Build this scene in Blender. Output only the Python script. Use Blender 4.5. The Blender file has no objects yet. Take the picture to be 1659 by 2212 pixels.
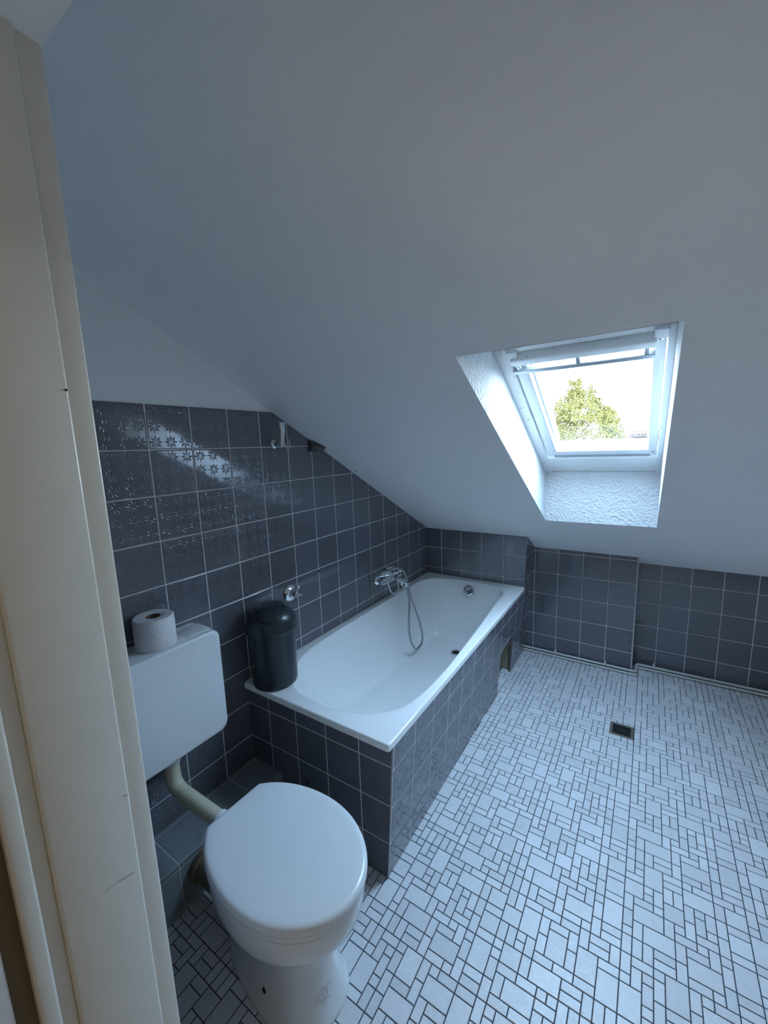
import bpy, bmesh, math, random
from mathutils import Vector, Matrix

# ------------------------------------------------------------------ camera, sky, sun, exposure
W_PX, H_PX = 1659, 2212
FOCAL_PX = 877.8872
ZF = 1.635                                    # measured floor drop: scene z = measured z + ZF
sc = bpy.context.scene
col = sc.collection

cam_d = bpy.data.cameras.new('camera')
cam = bpy.data.objects.new('camera', cam_d)
col.objects.link(cam)
cam_d.sensor_fit = 'VERTICAL'
cam_d.sensor_height = 36.0
cam_d.lens = 36.0 * FOCAL_PX / H_PX
cam_d.clip_start = 0.02
cam_d.clip_end = 500
CAM = Vector((1.3503, -0.5439, -0.1647 + ZF))
cam.matrix_world = (Matrix.Translation(CAM) @ Matrix.Rotation(0.5824, 4, 'Z')
                    @ Matrix.Rotation(1.4120, 4, 'X') @ Matrix.Rotation(-0.0335, 4, 'Z'))
sc.camera = cam

world = bpy.data.worlds.new('sky')
sc.world = world
world.use_nodes = True
wn = world.node_tree
wn.nodes.clear()
w_out = wn.nodes.new('ShaderNodeOutputWorld')
w_bg = wn.nodes.new('ShaderNodeBackground')
w_geo = wn.nodes.new('ShaderNodeTexCoord')
w_sep = wn.nodes.new('ShaderNodeSeparateXYZ')
w_ramp = wn.nodes.new('ShaderNodeValToRGB')
wn.links.new(w_geo.outputs['Generated'], w_sep.inputs[0])
wn.links.new(w_sep.outputs['Z'], w_ramp.inputs['Fac'])
w_ramp.color_ramp.elements[0].position = 0.0
w_ramp.color_ramp.elements[0].color = (0.78, 0.90, 1.0, 1)
w_ramp.color_ramp.elements[1].position = 0.40
w_ramp.color_ramp.elements[1].color = (0.46, 0.70, 1.0, 1)
wn.links.new(w_ramp.outputs['Color'], w_bg.inputs['Color'])
SKY = 37.0
w_bg.inputs['Strength'].default_value = SKY
wn.links.new(w_bg.outputs[0], w_out.inputs[0])

sun_d = bpy.data.lights.new('sun', 'SUN')     # low sun behind the house: lights the tree, not the skylight
sun_d.energy = 30.0
sun_d.angle = math.radians(1.0)
sun_d.color = (1.0, 0.86, 0.62)
sun = bpy.data.objects.new('sun', sun_d)
col.objects.link(sun)
sun.rotation_euler = Vector((-0.35, 0.9, -0.36)).to_track_quat('-Z', 'Y').to_euler()

sc.view_settings.view_transform = 'Standard'
sc.view_settings.look = 'None'
sc.view_settings.exposure = 0.0
sc.view_settings.gamma = 1.0
sc.view_settings.use_curve_mapping = False
sc.cycles.use_denoising = True
sc.cycles.max_bounces = 14
sc.cycles.diffuse_bounces = 8
sc.cycles.glossy_bounces = 6
sc.cycles.transparent_max_bounces = 12
sc.cycles.caustics_reflective = False
sc.cycles.caustics_refractive = False
sc.cycles.sample_clamp_indirect = 30.0

# ------------------------------------------------------------------ helpers
def tag(o, label=None, cat=None, group=None, kind=None):
    if label: o['label'] = label
    if cat: o['category'] = cat
    if group: o['group'] = group
    if kind: o['kind'] = kind
    return o

def empty(name, loc, label=None, cat=None, group=None):
    o = bpy.data.objects.new(name, None)
    col.objects.link(o)
    o.location = loc
    o.empty_display_size = 0.05
    bpy.context.view_layer.update()
    return tag(o, label, cat, group)

def link(name, bm, mats, parent=None, smooth=False, angle=40):
    """one mesh object; geometry is given in world space and kept there under its parent"""
    me = bpy.data.meshes.new(name)
    bmesh.ops.recalc_face_normals(bm, faces=bm.faces) if not bm.faces.layers.int.get('keep') else None
    bm.to_mesh(me)
    bm.free()
    for m in (mats if isinstance(mats, (list, tuple)) else [mats]):
        me.materials.append(m)
    o = bpy.data.objects.new(name, me)
    col.objects.link(o)
    if smooth:
        me.polygons.foreach_set('use_smooth', [True] * len(me.polygons))
        me.set_sharp_from_angle(angle=math.radians(angle))
    if parent:
        o.parent = parent
        o.matrix_parent_inverse = parent.matrix_world.inverted()
    return o

def bx(bm, x0, x1, y0, y1, z0, z1, bev=0.0, seg=2, mat=0, M=None):
    vs = [bm.verts.new((x, y, z)) for x in (x0, x1) for y in (y0, y1) for z in (z0, z1)]
    q = [(0, 1, 3, 2), (4, 6, 7, 5), (0, 4, 5, 1), (2, 3, 7, 6), (0, 2, 6, 4), (1, 5, 7, 3)]
    fs = [bm.faces.new([vs[i] for i in f]) for f in q]
    for f in fs: f.material_index = mat
    geo = vs
    if bev > 0:
        es = list({e for f in fs for e in f.edges})
        r = bmesh.ops.bevel(bm, geom=es, offset=bev, segments=seg, affect='EDGES', profile=0.5)
        geo = list({v for f in r['faces'] for v in f.verts} | {v for v in vs if v.is_valid})
        for f in r['faces']: f.material_index = mat
    if M is not None:
        bmesh.ops.transform(bm, matrix=M, verts=[v for v in geo if v.is_valid])
    return geo

def box(name, m, parent, x0, x1, y0, y1, z0, z1, bev=0.0, seg=2, M=None, smooth=True):
    bm = bmesh.new()
    bx(bm, x0, x1, y0, y1, z0, z1, bev, seg, 0, M)
    return link(name, bm, m, parent, smooth=smooth and bev > 0)

def loft(bm, loops, cap0=True, cap1=True, mat=0):
    rows = [[bm.verts.new(p) for p in L] for L in loops]
    n = len(rows[0])
    for a, b in zip(rows[:-1], rows[1:]):
        for i in range(n):
            f = bm.faces.new((a[i], a[(i + 1) % n], b[(i + 1) % n], b[i]))
            f.material_index = mat
    if cap0: bm.faces.new(rows[0][::-1]).material_index = mat
    if cap1: bm.faces.new(rows[-1]).material_index = mat
    return rows

def lathe(bm, prof, M=None, n=48, mat=0, cap0=True, cap1=True):
    """prof: (r, h) pairs revolved about local z"""
    M = M or Matrix.Identity(4)
    loops = [[M @ Vector((r * math.cos(2 * math.pi * i / n), r * math.sin(2 * math.pi * i / n), h)) for i in range(n)] for r, h in prof]
    return loft(bm, loops, cap0, cap1, mat)

def axis_matrix(p, d):
    return Matrix.Translation(Vector(p)) @ Vector(d).normalized().to_track_quat('Z', 'Y').to_matrix().to_4x4()

def spline(P, n=10):
    P = [Vector(p) for p in P]
    Q = [2 * P[0] - P[1]] + P + [2 * P[-1] - P[-2]]
    out = []
    for i in range(1, len(Q) - 2):
        a, b, c, d = Q[i - 1:i + 3]
        for k in range(n):
            t = k / n
            out.append(0.5 * ((2 * b) + (c - a) * t + (2 * a - 5 * b + 4 * c - d) * t * t + (3 * b - a - 3 * c + d) * t ** 3))
    return out + [P[-1]]

def tube(bm, P, r, n=16, mat=0, rfun=None):
    P = [Vector(p) for p in P]
    t0 = (P[1] - P[0]).normalized()
    u = t0.orthogonal().normalized()
    loops = []
    for i, p in enumerate(P):
        t = (P[min(i + 1, len(P) - 1)] - P[max(i - 1, 0)]).normalized()
        u = (u - t * u.dot(t)).normalized()
        v = t.cross(u)
        rr = rfun(i) if rfun else r
        loops.append([p + (u * math.cos(2 * math.pi * k / n) + v * math.sin(2 * math.pi * k / n)) * rr for k in range(n)])
    loft(bm, loops, True, True, mat)

def bend(P, rad, n=8):
    """polyline with rounded corners"""
    P = [Vector(p) for p in P]
    out = [P[0]]
    for a, b, c in zip(P[:-2], P[1:-1], P[2:]):
        d0, d1 = (a - b), (c - b)
        r = min(rad, d0.length * 0.49, d1.length * 0.49)
        p0, p1 = b + d0.normalized() * r, b + d1.normalized() * r
        for k in range(n + 1):
            t = k / n
            out.append((1 - t) ** 2 * p0 + 2 * t * (1 - t) * b + t * t * p1)
    return out + [P[-1]]

def quad_uv(bm, pts, uvs, mat=0):
    uvl = bm.loops.layers.uv.verify()
    f = bm.faces.new([bm.verts.new(p) for p in pts])
    f.material_index = mat
    for l, uv in zip(f.loops, uvs): l[uvl].uv = uv
    return f

# ------------------------------------------------------------------ materials
class N:
    def __init__(self, name):
        self.m = bpy.data.materials.new(name)
        self.m.use_nodes = True
        self.t = self.m.node_tree
        self.b = self.t.nodes['Principled BSDF']
    def new(self, t, **k):
        n = self.t.nodes.new(t)
        for a, v in k.items(): setattr(n, a, v)
        return n
    def put(self, sock, v):
        if isinstance(v, bpy.types.NodeSocket): self.t.links.new(v, sock)
        else: sock.default_value = v
    def math(self, op, *a, clamp=False):
        n = self.new('ShaderNodeMath', operation=op, use_clamp=clamp)
        for i, v in enumerate(a): self.put(n.inputs[i], v)
        return n.outputs[0]
    def mix(self, f, a, b):
        n = self.new('ShaderNodeMix', data_type='RGBA')
        self.put(n.inputs[0], f); self.put(n.inputs[6], a); self.put(n.inputs[7], b)
        return n.outputs[2]
    def mixf(self, f, a, b):
        n = self.new('ShaderNodeMix', data_type='FLOAT')
        self.put(n.inputs[0], f); self.put(n.inputs[2], a); self.put(n.inputs[3], b)
        return n.outputs[0]
    def noise(self, scale, detail=3, rough=0.5, vec=None, dist=0.0):
        n = self.new('ShaderNodeTexNoise')
        n.inputs['Scale'].default_value = scale
        n.inputs['Detail'].default_value = detail
        n.inputs['Roughness'].default_value = rough
        n.inputs['Distortion'].default_value = dist
        self.put(n.inputs['Vector'], vec if vec is not None else self.pos())
        return n.outputs['Fac']
    def pos(self):
        if not hasattr(self, '_p'): self._p = self.new('ShaderNodeNewGeometry')
        return self._p.outputs['Position']
    def bump(self, h, strength=1.0, dist=0.001):
        n = self.new('ShaderNodeBump')
        n.inputs['Strength'].default_value = strength
        n.inputs['Distance'].default_value = dist
        self.put(n.inputs['Height'], h)
        self.t.links.new(n.outputs[0], self.b.inputs['Normal'])
    def ramp(self, f, lo, hi):
        n = self.new('ShaderNodeMapRange', interpolation_type='SMOOTHSTEP')
        self.put(n.inputs[0], f); n.inputs[1].default_value = lo; n.inputs[2].default_value = hi
        return n.outputs[0]
    def set(self, **k):
        for a, v in k.items(): self.put(self.b.inputs[a.replace('_', ' ')], v)
        return self

def c4(*c): return (c[0], c[1], c[2], 1.0)

def plain(name, c, rough=0.5, metal=0.0, vary=0.03, nscale=12.0, bump=0.0, bscale=200.0, coat=0.0, spec=0.5):
    n = N(name)
    f = n.noise(nscale, 3)
    a = c4(*[max(0, x * (1 - vary)) for x in c]); b = c4(*[min(1, x * (1 + vary)) for x in c])
    n.set(Base_Color=n.mix(f, a, b), Roughness=rough, Metallic=metal)
    n.b.inputs['Coat Weight'].default_value = coat
    n.b.inputs['Specular IOR Level'].default_value = spec
    if bump: n.bump(n.noise(bscale, 2), 1.0, bump)
    return n.m

def tile_material(name='grey_flower_tile', lo=(0.096, 0.100, 0.124), hi=(0.140, 0.142, 0.168), relief=1.0, joint=1.0):
    n = N(name)
    uv = n.new('ShaderNodeUVMap').outputs[0]
    s = n.new('ShaderNodeSeparateXYZ'); n.put(s.inputs[0], uv)
    P = 0.15
    def cell(v, p):                                   # -0.5 .. 0.5 inside the cell
        return n.math('SUBTRACT', n.math('FRACT', n.math('DIVIDE', v, p)), 0.5)
    cu, cv = cell(s.outputs[0], P), cell(s.outputs[1], P)
    edge = n.math('SUBTRACT', 0.5, n.math('MAXIMUM', n.math('ABSOLUTE', cu), n.math('ABSOLUTE', cv)))
    edge = n.math('MULTIPLY', edge, P)                # metres to the joint's middle
    tile = n.ramp(edge, 0.0015, 0.0022)
    pillow = n.ramp(edge, 0.0012, 0.0050)
    fu = n.math('MULTIPLY', cell(s.outputs[0], P / 3), 1.0)
    fv = n.math('MULTIPLY', cell(s.outputs[1], P / 3), 1.0)
    rad = n.math('SQRT', n.math('ADD', n.math('MULTIPLY', fu, fu), n.math('MULTIPLY', fv, fv)))
    ang = n.math('ARCTAN2', fv, fu)
    q = math.pi / 4
    th = n.math('SUBTRACT', n.math('FLOORED_MODULO', n.math('ADD', ang, q / 2), q), q / 2)
    l = n.math('MULTIPLY', rad, n.math('COSINE', th))
    w = n.math('ABSOLUTE', n.math('MULTIPLY', rad, n.math('SINE', th)))
    # petal half width: 0 at r=.06, .085 at r=.27, 0 at r=.45
    up = n.math('DIVIDE', n.math('SUBTRACT', l, 0.05), 0.21)
    dn = n.math('DIVIDE', n.math('SUBTRACT', 0.455, l), 0.19)
    hw = n.math('MULTIPLY', n.math('MAXIMUM', n.math('MINIMUM', up, dn), 0.0), 0.082)
    pet = n.math('MAXIMUM', n.math('SUBTRACT', hw, w), 0.0)
    pet = n.math('MULTIPLY', pet, 1 / 0.082, clamp=True)
    inv = n.math('SUBTRACT', 1.0, pet)
    pet = n.math('SUBTRACT', 1.0, n.math('POWER', inv, 1.7))
    wob = n.noise(9.0, 2)
    h = n.math('ADD', n.math('MULTIPLY', pillow, 1.0), n.math('MULTIPLY', pet, 0.46 * relief))
    h = n.math('ADD', h, n.math('MULTIPLY', wob, 0.22))
    cell_id = n.new('ShaderNodeTexWhiteNoise', noise_dimensions='2D')
    vv = n.new('ShaderNodeVectorMath', operation='FLOOR')
    sc_ = n.new('ShaderNodeVectorMath', operation='SCALE'); n.put(sc_.inputs[0], uv); sc_.inputs['Scale'].default_value = 1 / P
    n.put(vv.inputs[0], sc_.outputs[0]); n.put(cell_id.inputs['Vector'], vv.outputs[0])
    tone = n.math('ADD', 0.90, n.math('MULTIPLY', cell_id.outputs['Value'], 0.2))
    cloud = n.math('ADD', 0.86, n.math('MULTIPLY', n.noise(38.0, 4, 0.6), 0.28))
    k = n.math('MULTIPLY', tone, cloud)
    base = n.mix(n.noise(160.0, 3), c4(*lo), c4(*hi))
    cm = n.new('ShaderNodeVectorMath', operation='SCALE'); n.put(cm.inputs[0], base); n.put(cm.inputs['Scale'], k)
    grout = n.mix(n.noise(25.0, 3), c4(0.52 * joint, 0.49 * joint, 0.51 * joint), c4(0.70 * joint, 0.65 * joint, 0.66 * joint))
    n.set(Base_Color=n.mix(tile, grout, cm.outputs[0]),
          Roughness=n.mixf(tile, 0.75, n.mixf(n.noise(14.0, 2), 0.05, 0.10)))
    n.b.inputs['Specular IOR Level'].default_value = 1.0
    n.bump(h, 1.0, 0.0012)
    return n.m

def floor_material():
    n = N('white_slate_mosaic')
    geo = n.new('ShaderNodeNewGeometry')
    rnd = geo.outputs['Random Per Island']
    tone = n.math('ADD', 0.90, n.math('MULTIPLY', rnd, 0.16))
    base = n.mix(n.noise(55.0, 5, 0.65), c4(0.56, 0.57, 0.60), c4(0.72, 0.73, 0.75))
    cm = n.new('ShaderNodeVectorMath', operation='SCALE'); n.put(cm.inputs[0], base); n.put(cm.inputs['Scale'], tone)
    mp = n.new('ShaderNodeMapping'); mp.inputs['Scale'].default_value = (1.0, 2.4, 1.0); n.put(mp.inputs['Vector'], n.pos())
    h = n.math('ADD', n.noise(70.0, 5, 0.6, mp.outputs[0], 0.6), n.math('MULTIPLY', n.noise(300.0, 3), 0.3))
    n.set(Base_Color=cm.outputs[0], Roughness=n.mixf(n.noise(45.0, 4), 0.22, 0.40))
    n.bump(h, 0.9, 0.0011)
    return n.m

def reveal_material():
    n = N('rough_white_plaster')
    v = n.new('ShaderNodeTexVoronoi', feature='SMOOTH_F1'); v.inputs['Scale'].default_value = 75.0
    n.put(v.inputs['Vector'], n.pos())
    h = n.math('ADD', v.outputs['Distance'], n.math('MULTIPLY', n.noise(120.0, 4), 0.6))
    stain = n.ramp(n.noise(22.0, 4, 0.7), 0.66, 0.78)
    n.set(Base_Color=n.mix(stain, c4(0.59, 0.59, 0.595), c4(0.50, 0.46, 0.41)), Roughness=0.85)
    n.bump(h, 1.0, 0.006)
    return n.m

def peeling_material():
    n = N('peeling_white_paint')
    spot = n.ramp(n.noise(34.0, 5, 0.7), 0.635, 0.665)
    n.set(Base_Color=n.mix(spot, c4(0.80, 0.80, 0.79), c4(0.34, 0.30, 0.25)), Roughness=n.mixf(spot, 0.35, 0.8))
    n.bump(n.math('MULTIPLY', spot, -1.0), 0.6, 0.0008)
    return n.m

def glass_material():
    n = N('window_glass')
    t = n.t; t.nodes.remove(n.b)
    out = t.nodes['Material Output']
    tr = n.new('ShaderNodeBsdfTransparent'); tr.inputs[0].default_value = (0.97, 0.985, 0.98, 1)
    gl = n.new('ShaderNodeBsdfGlossy'); gl.inputs['Roughness'].default_value = 0.02
    df = n.new('ShaderNodeBsdfDiffuse'); df.inputs[0].default_value = (0.8, 0.8, 0.78, 1)
    lw = n.new('ShaderNodeLayerWeight')
    fr = n.math('ADD', 0.002, n.math('MULTIPLY', n.math('POWER', lw.outputs['Facing'], 5.0), 0.25))
    m1 = n.new('ShaderNodeMixShader'); m2 = n.new('ShaderNodeMixShader')
    t.links.new(fr, m1.inputs[0]); t.links.new(tr.outputs[0], m1.inputs[1]); t.links.new(gl.outputs[0], m1.inputs[2])
    dirt = n.math('MULTIPLY', n.ramp(n.noise(16.0, 4, 0.6), 0.58, 0.8), 0.025)
    t.links.new(dirt, m2.inputs[0]); t.links.new(m1.outputs[0], m2.inputs[1]); t.links.new(df.outputs[0], m2.inputs[2])
    t.links.new(m2.outputs[0], out.inputs[0])
    return n.m

def ceiling_paint():
    n = N('white_wall_paint')
    f = n.noise(3.0, 3)
    n.set(Base_Color=n.mix(f, c4(0.84, 0.84, 0.84), c4(0.875, 0.875, 0.87)), Roughness=0.7)
    n.bump(n.noise(140.0, 3), 0.5, 0.0008)
    return n.m

def leaf_material():
    n = N('tree_leaf')
    geo = n.new('ShaderNodeNewGeometry')
    n.set(Base_Color=n.mix(geo.outputs['Random Per Island'], c4(0.030, 0.031, 0.0095), c4(0.090, 0.085, 0.030)), Roughness=0.7)
    n.b.inputs['Specular IOR Level'].default_value = 0.06
    return n.m

def jamb_paint():
    n = N('cream_gloss_paint')
    sp = n.new('ShaderNodeSeparateXYZ'); n.put(sp.inputs[0], n.pos())
    scuff = n.ramp(n.noise(26.0, 5, 0.75), 0.74, 0.80)
    n.set(Base_Color=n.mix(scuff, c4(0.70, 0.66, 0.585), c4(0.50, 0.47, 0.42)), Roughness=0.30)
    n.bump(n.noise(60.0, 2), 0.4, 0.0006)
    return n.m

M_TILE = tile_material()
M_FLOOR = floor_material()
M_GROUT = plain('dark_floor_grout', (0.045, 0.052, 0.065), 0.85)
M_PAINT = ceiling_paint()
M_REVEAL = reveal_material()
M_PEEL = peeling_material()
M_WHITE = plain('white_window_lacquer', (0.78, 0.79, 0.80), 0.35, vary=0.02)
M_GLASS = glass_material()
M_ALU = plain('grey_aluminium', (0.42, 0.45, 0.47), 0.35, 0.6)
M_ENAMEL = plain('white_bath_enamel', (0.85, 0.855, 0.855), 0.10, vary=0.008, nscale=4, coat=0.6)
M_CERAMIC = plain('white_ceramic', (0.76, 0.77, 0.775), 0.14, vary=0.012, nscale=5, coat=0.4)
M_SEAT = plain('white_seat_plastic', (0.70, 0.72, 0.735), 0.26, vary=0.01)
M_CISTERN = plain('white_cistern_plastic', (0.74, 0.76, 0.775), 0.34, vary=0.015, nscale=9)
M_CREAMPIPE = plain('yellowed_cream_plastic', (0.56, 0.54, 0.40), 0.25, vary=0.06)
M_BROWNPIPE = plain('beige_waste_plastic', (0.15, 0.118, 0.070), 0.45, vary=0.1)
def stained_ceramic():
    n = N('white_ceramic_with_rust_mark')
    d = n.new('ShaderNodeVectorMath', operation='DISTANCE')
    n.put(d.inputs[0], n.pos()); d.inputs[1].default_value = (0.722, 0.052, 0.085)
    spot = n.math('MULTIPLY', n.math('SUBTRACT', 1.0, n.ramp(d.outputs['Value'], 0.008, 0.034)), n.math('MULTIPLY', n.ramp(n.noise(85.0, 5, 0.7), 0.40, 0.62), 0.75))
    f = n.noise(5.0, 3)
    n.set(Base_Color=n.mix(spot, n.mix(f, c4(0.70, 0.71, 0.715), c4(0.73, 0.735, 0.74)), c4(0.20, 0.15, 0.11)), Roughness=n.mixf(spot, 0.14, 0.6))
    n.b.inputs['Coat Weight'].default_value = 0.4
    return n.m
M_BOWL = stained_ceramic()
M_CHROME = plain('chrome', (0.70, 0.72, 0.74), 0.04, 1.0, vary=0.02)
M_HOSE = plain('chrome_hose', (0.42, 0.45, 0.47), 0.28, 1.0, vary=0.05)
M_BIN = plain('dark_slate_plastic', (0.020, 0.029, 0.038), 0.27, vary=0.08)
M_BINGAP = plain('bin_gap_black', (0.006, 0.007, 0.009), 0.6)
M_PAPER = plain('toilet_paper', (0.74, 0.73, 0.745), 0.95, vary=0.05, nscale=60, bump=0.0015, bscale=150)
M_CARD = plain('brown_cardboard', (0.17, 0.115, 0.075), 0.9)
M_BLACK = plain('black_void', (0.008, 0.008, 0.009), 0.7)
M_BRONZE = plain('dull_bronze', (0.22, 0.20, 0.165), 0.45, 0.5)
M_GRATE = plain('dark_grate', (0.028, 0.032, 0.036), 0.4, 0.4)
M_PIPE = plain('painted_heating_pipe', (0.56, 0.56, 0.54), 0.35, vary=0.06, nscale=20)
M_BOARD = plain('beige_board', (0.33, 0.28, 0.21), 0.85, vary=0.12, nscale=14)
M_MASON = plain('raw_masonry', (0.12, 0.105, 0.10), 0.95, vary=0.2)
M_JAMB = jamb_paint()
M_SCUFF = plain('grey_scuff', (0.16, 0.17, 0.18), 0.8)
M_GAP = plain('brown_gap_shade', (0.16, 0.115, 0.06), 0.7)
M_STRIP = plain('pale_corner_strip', (0.42, 0.41, 0.43), 0.6)
M_HALL = plain('hall_wall_paint', (0.72, 0.69, 0.63), 0.8)
M_HALLFLOOR = plain('hall_floor', (0.26, 0.20, 0.14), 0.5, vary=0.15)
M_BRACKET = plain('grey_brown_plastic', (0.085, 0.080, 0.085), 0.35, vary=0.1)
M_LEAF = leaf_material()
M_BARK = plain('bark', (0.12, 0.09, 0.06), 0.9, vary=0.3)
M_ROOF = plain('red_roof_tile', (0.034, 0.016, 0.0115), 0.8, spec=0.03, vary=0.2, nscale=2)
M_RENDER = plain('pale_render', (0.048, 0.040, 0.033), 0.8, vary=0.05, nscale=1, spec=0.03)
M_DARKGLASS = plain('dark_pane', (0.010, 0.010, 0.010), 0.6, spec=0.05)
M_TILE_FAR = tile_material('grey_flower_tile_low_relief', relief=0.45)  # same tile with weaker relief for the far walls
M_LEDGE = tile_material('plain_ledge_tile', (0.215, 0.245, 0.265), (0.255, 0.282, 0.300), 0.0, 0.7)

# ------------------------------------------------------------------ room shell
def z_line(y): return -0.5412 * y + 0.3601 + ZF            # underside of the roof slope
XR = 2.62                                                 # right wall
YF = -0.286                                               # inner face of the door wall
A_SL = -0.5412
U_Y = Vector((0, 1, A_SL)).normalized()                   # down the slope
N_UP = Vector((0, -A_SL, 1)).normalized()                 # outwards through the roof
P0 = Vector((0, 0, 0.3601 + ZF))
def slope(x, s, n): return P0 + Vector((x, 0, 0)) + U_Y * s + N_UP * n

def build_floor():
    bm = bmesh.new()
    u = 0.0266
    X0, Y0 = 1.041 - 40 * u, 0.3 - 12 * 4 * u
    x_lo, x_hi, y_lo, y_hi = 0.0, XR, YF - 0.13, 2.42
    f = bm.faces.new([bm.verts.new(p) for p in ((x_lo, y_lo, -0.0012), (x_hi, y_lo, -0.0012), (x_hi, y_hi, -0.0012), (x_lo, y_hi, -0.0012))])
    f.material_index = 1
    bx(bm, x_lo, x_hi, y_lo, y_hi, -0.12, -0.005, 0, mat=1)
    rng = random.Random(11)
    def sheet():
        while True:
            g = [[0] * 12 for _ in range(12)]
            out = []
            def fits(i, j, w, h): return i + w <= 12 and j + h <= 12 and all(not g[j + b][i + a] for a in range(w) for b in range(h))
            def put(i, j, w, h):
                for a in range(w):
                    for b in range(h): g[j + b][i + a] = 1
                out.append((i, j, w, h))
            tries = 0
            big = 0
            while tries < 300 and big < 10:
                w, h = rng.choice([(3, 2), (2, 3), (3, 2), (2, 3), (2, 2)])
                i, j = rng.randrange(0, 13 - w), rng.randrange(0, 13 - h)
                near = False
                if fits(i, j, w, h):
                    for (a, b, c, d) in out:          # keep a joint of small stones between most big ones
                        if i < a + c + (rng.random() < .8) and a < i + w + (rng.random() < .8) and j < b + d + (rng.random() < .8) and b < j + h + (rng.random() < .8):
                            near = True
                    if not near:
                        put(i, j, w, h); big += 1
                tries += 1
            for j in range(12):
                for i in range(12):
                    if g[j][i]: continue
                    opts = [(1, 1)]
                    if fits(i, j, 2, 1): opts += [(2, 1)] * 4
                    if fits(i, j, 1, 2): opts += [(1, 2)] * 4
                    put(i, j, *rng.choice(opts))
            return out
    sheets = [sheet() for _ in range(3)]
    ns = 0
    gap, ch, top = 0.0013, 0.0009, 0.0
    for sx in range(-4, 9):
        for sy in range(0, 11):
            S = sheets[rng.randrange(3)]
            ox, oy = X0 + 4 * u + sx * 12 * u, Y0 + sy * 12 * u
            for (i, j, w, h) in S:
                a0, a1 = ox + i * u + gap, ox + (i + w) * u - gap
                b0, b1 = oy + j * u + gap, oy + (j + h) * u - gap
                a0, a1, b0, b1 = max(a0, x_lo), min(a1, x_hi), max(b0, y_lo), min(b1, y_hi)
                if a1 - a0 < 0.004 or b1 - b0 < 0.004: continue
                cuts = [(a0, a1, b0, b1)]
                q0, q1, r0, r1 = 1.252, 1.358, 1.6115, 1.7165          # the drain's frame sits here
                if a0 < q1 and a1 > q0 and b0 < r1 and b1 > r0:
                    cuts = [(a0, min(a1, q0), b0, b1), (max(a0, q1), a1, b0, b1),
                            (max(a0, q0), min(a1, q1), b0, min(b1, r0)), (max(a0, q0), min(a1, q1), max(b0, r1), b1)]
                dz = (rng.random() - 0.5) * 0.0004
                for (a0, a1, b0, b1) in cuts:
                    if a1 - a0 < 0.003 or b1 - b0 < 0.003: continue
                    lo = [bm.verts.new(p) for p in ((a0, b0, -0.0011), (a1, b0, -0.0011), (a1, b1, -0.0011), (a0, b1, -0.0011))]
                    hi = [bm.verts.new(p) for p in ((a0 + ch, b0 + ch, top + dz), (a1 - ch, b0 + ch, top + dz), (a1 - ch, b1 - ch, top + dz), (a0 + ch, b1 - ch, top + dz))]
                    bm.faces.new(hi)
                    for k in range(4): bm.faces.new((lo[k], lo[(k + 1) % 4], hi[(k + 1) % 4], hi[k]))
    o = link('floor', bm, [M_FLOOR, M_GROUT])
    tag(o, kind='structure')
build_floor()

def build_ceiling():
    bm = bmesh.new()
    x0, x1, s0, s1 = -0.12, XR + 0.12, -0.62, 2.95
    hx0, hx1, hs0, hs1 = 0.888, 1.391, 0.610, 1.992
    gx0, gx1, gs0, gs1 = 0.876, 1.392, 0.885, 1.870
    T = 0.31
    def ring(o, i, n0, n1, mat):
        O = [slope(o[0], o[2], n0), slope(o[1], o[2], n0), slope(o[1], o[3], n0), slope(o[0], o[3], n0)]
        I = [slope(i[0], i[2], n1), slope(i[1], i[2], n1), slope(i[1], i[3], n1), slope(i[0], i[3], n1)]
        O = [bm.verts.new(p) for p in O]; I = [bm.verts.new(p) for p in I]
        for k in range(4):
            f = bm.faces.new((O[k], O[(k + 1) % 4], I[(k + 1) % 4], I[k])); f.material_index = mat
    ring((x0, x1, s0, s1), (hx0, hx1, hs0, hs1), 0, 0, 0)
    ring((x0, x1, s0, s1), (gx0, gx1, gs0, gs1), T, T, 1)
    ring((x0, x1, s0, s1), (x0, x1, s0, s1), 0, T, 1)
    # above the frame the opening goes straight through the tiles
    ring((gx0, gx1, gs0, gs1), (gx0, gx1, gs0, gs1), 0.235, T, 1)
    bmesh.ops.remove_doubles(bm, verts=bm.verts, dist=1e-5)
    o = link('ceiling', bm, [M_PAINT, M_ROOF])
    tag(o, kind='structure')
    # small plug hole and crack beside the tiled wall
    b2 = bmesh.new()
    c = slope(0.033, (1.195) * math.sqrt(1 + A_SL ** 2), -0.0004)
    lathe(b2, [(0.005, -0.0004), (0.0045, 0.0002)], axis_matrix(c, -N_UP), 14)
    link('plug_hole', b2, M_BLACK, o)
    return (hx0, hx1, hs0, hs1), (gx0, gx1, gs0, gs1)
HOLE, GOLE = build_ceiling()

def top_poly(bm, x, y0, y1, z0, mat, uvf, cap=None):
    """vertical strip of a side wall at x, from z0 up to the slope (or to cap)"""
    ys = [y0, y1]
    if cap is not None:
        yc = (cap - 0.3601 - ZF) / -0.5412
        if y0 < yc < y1: ys = [y0, yc, y1]
    top = [min(z_line(y) + 0.004, cap if cap is not None else 99) for y in ys]
    pts = [(x, y0, z0), (x, y1, z0)] + [(x, y, z) for y, z in zip(ys[::-1], top[::-1])]
    quad_uv(bm, pts, [uvf(p) for p in pts], mat)

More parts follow.
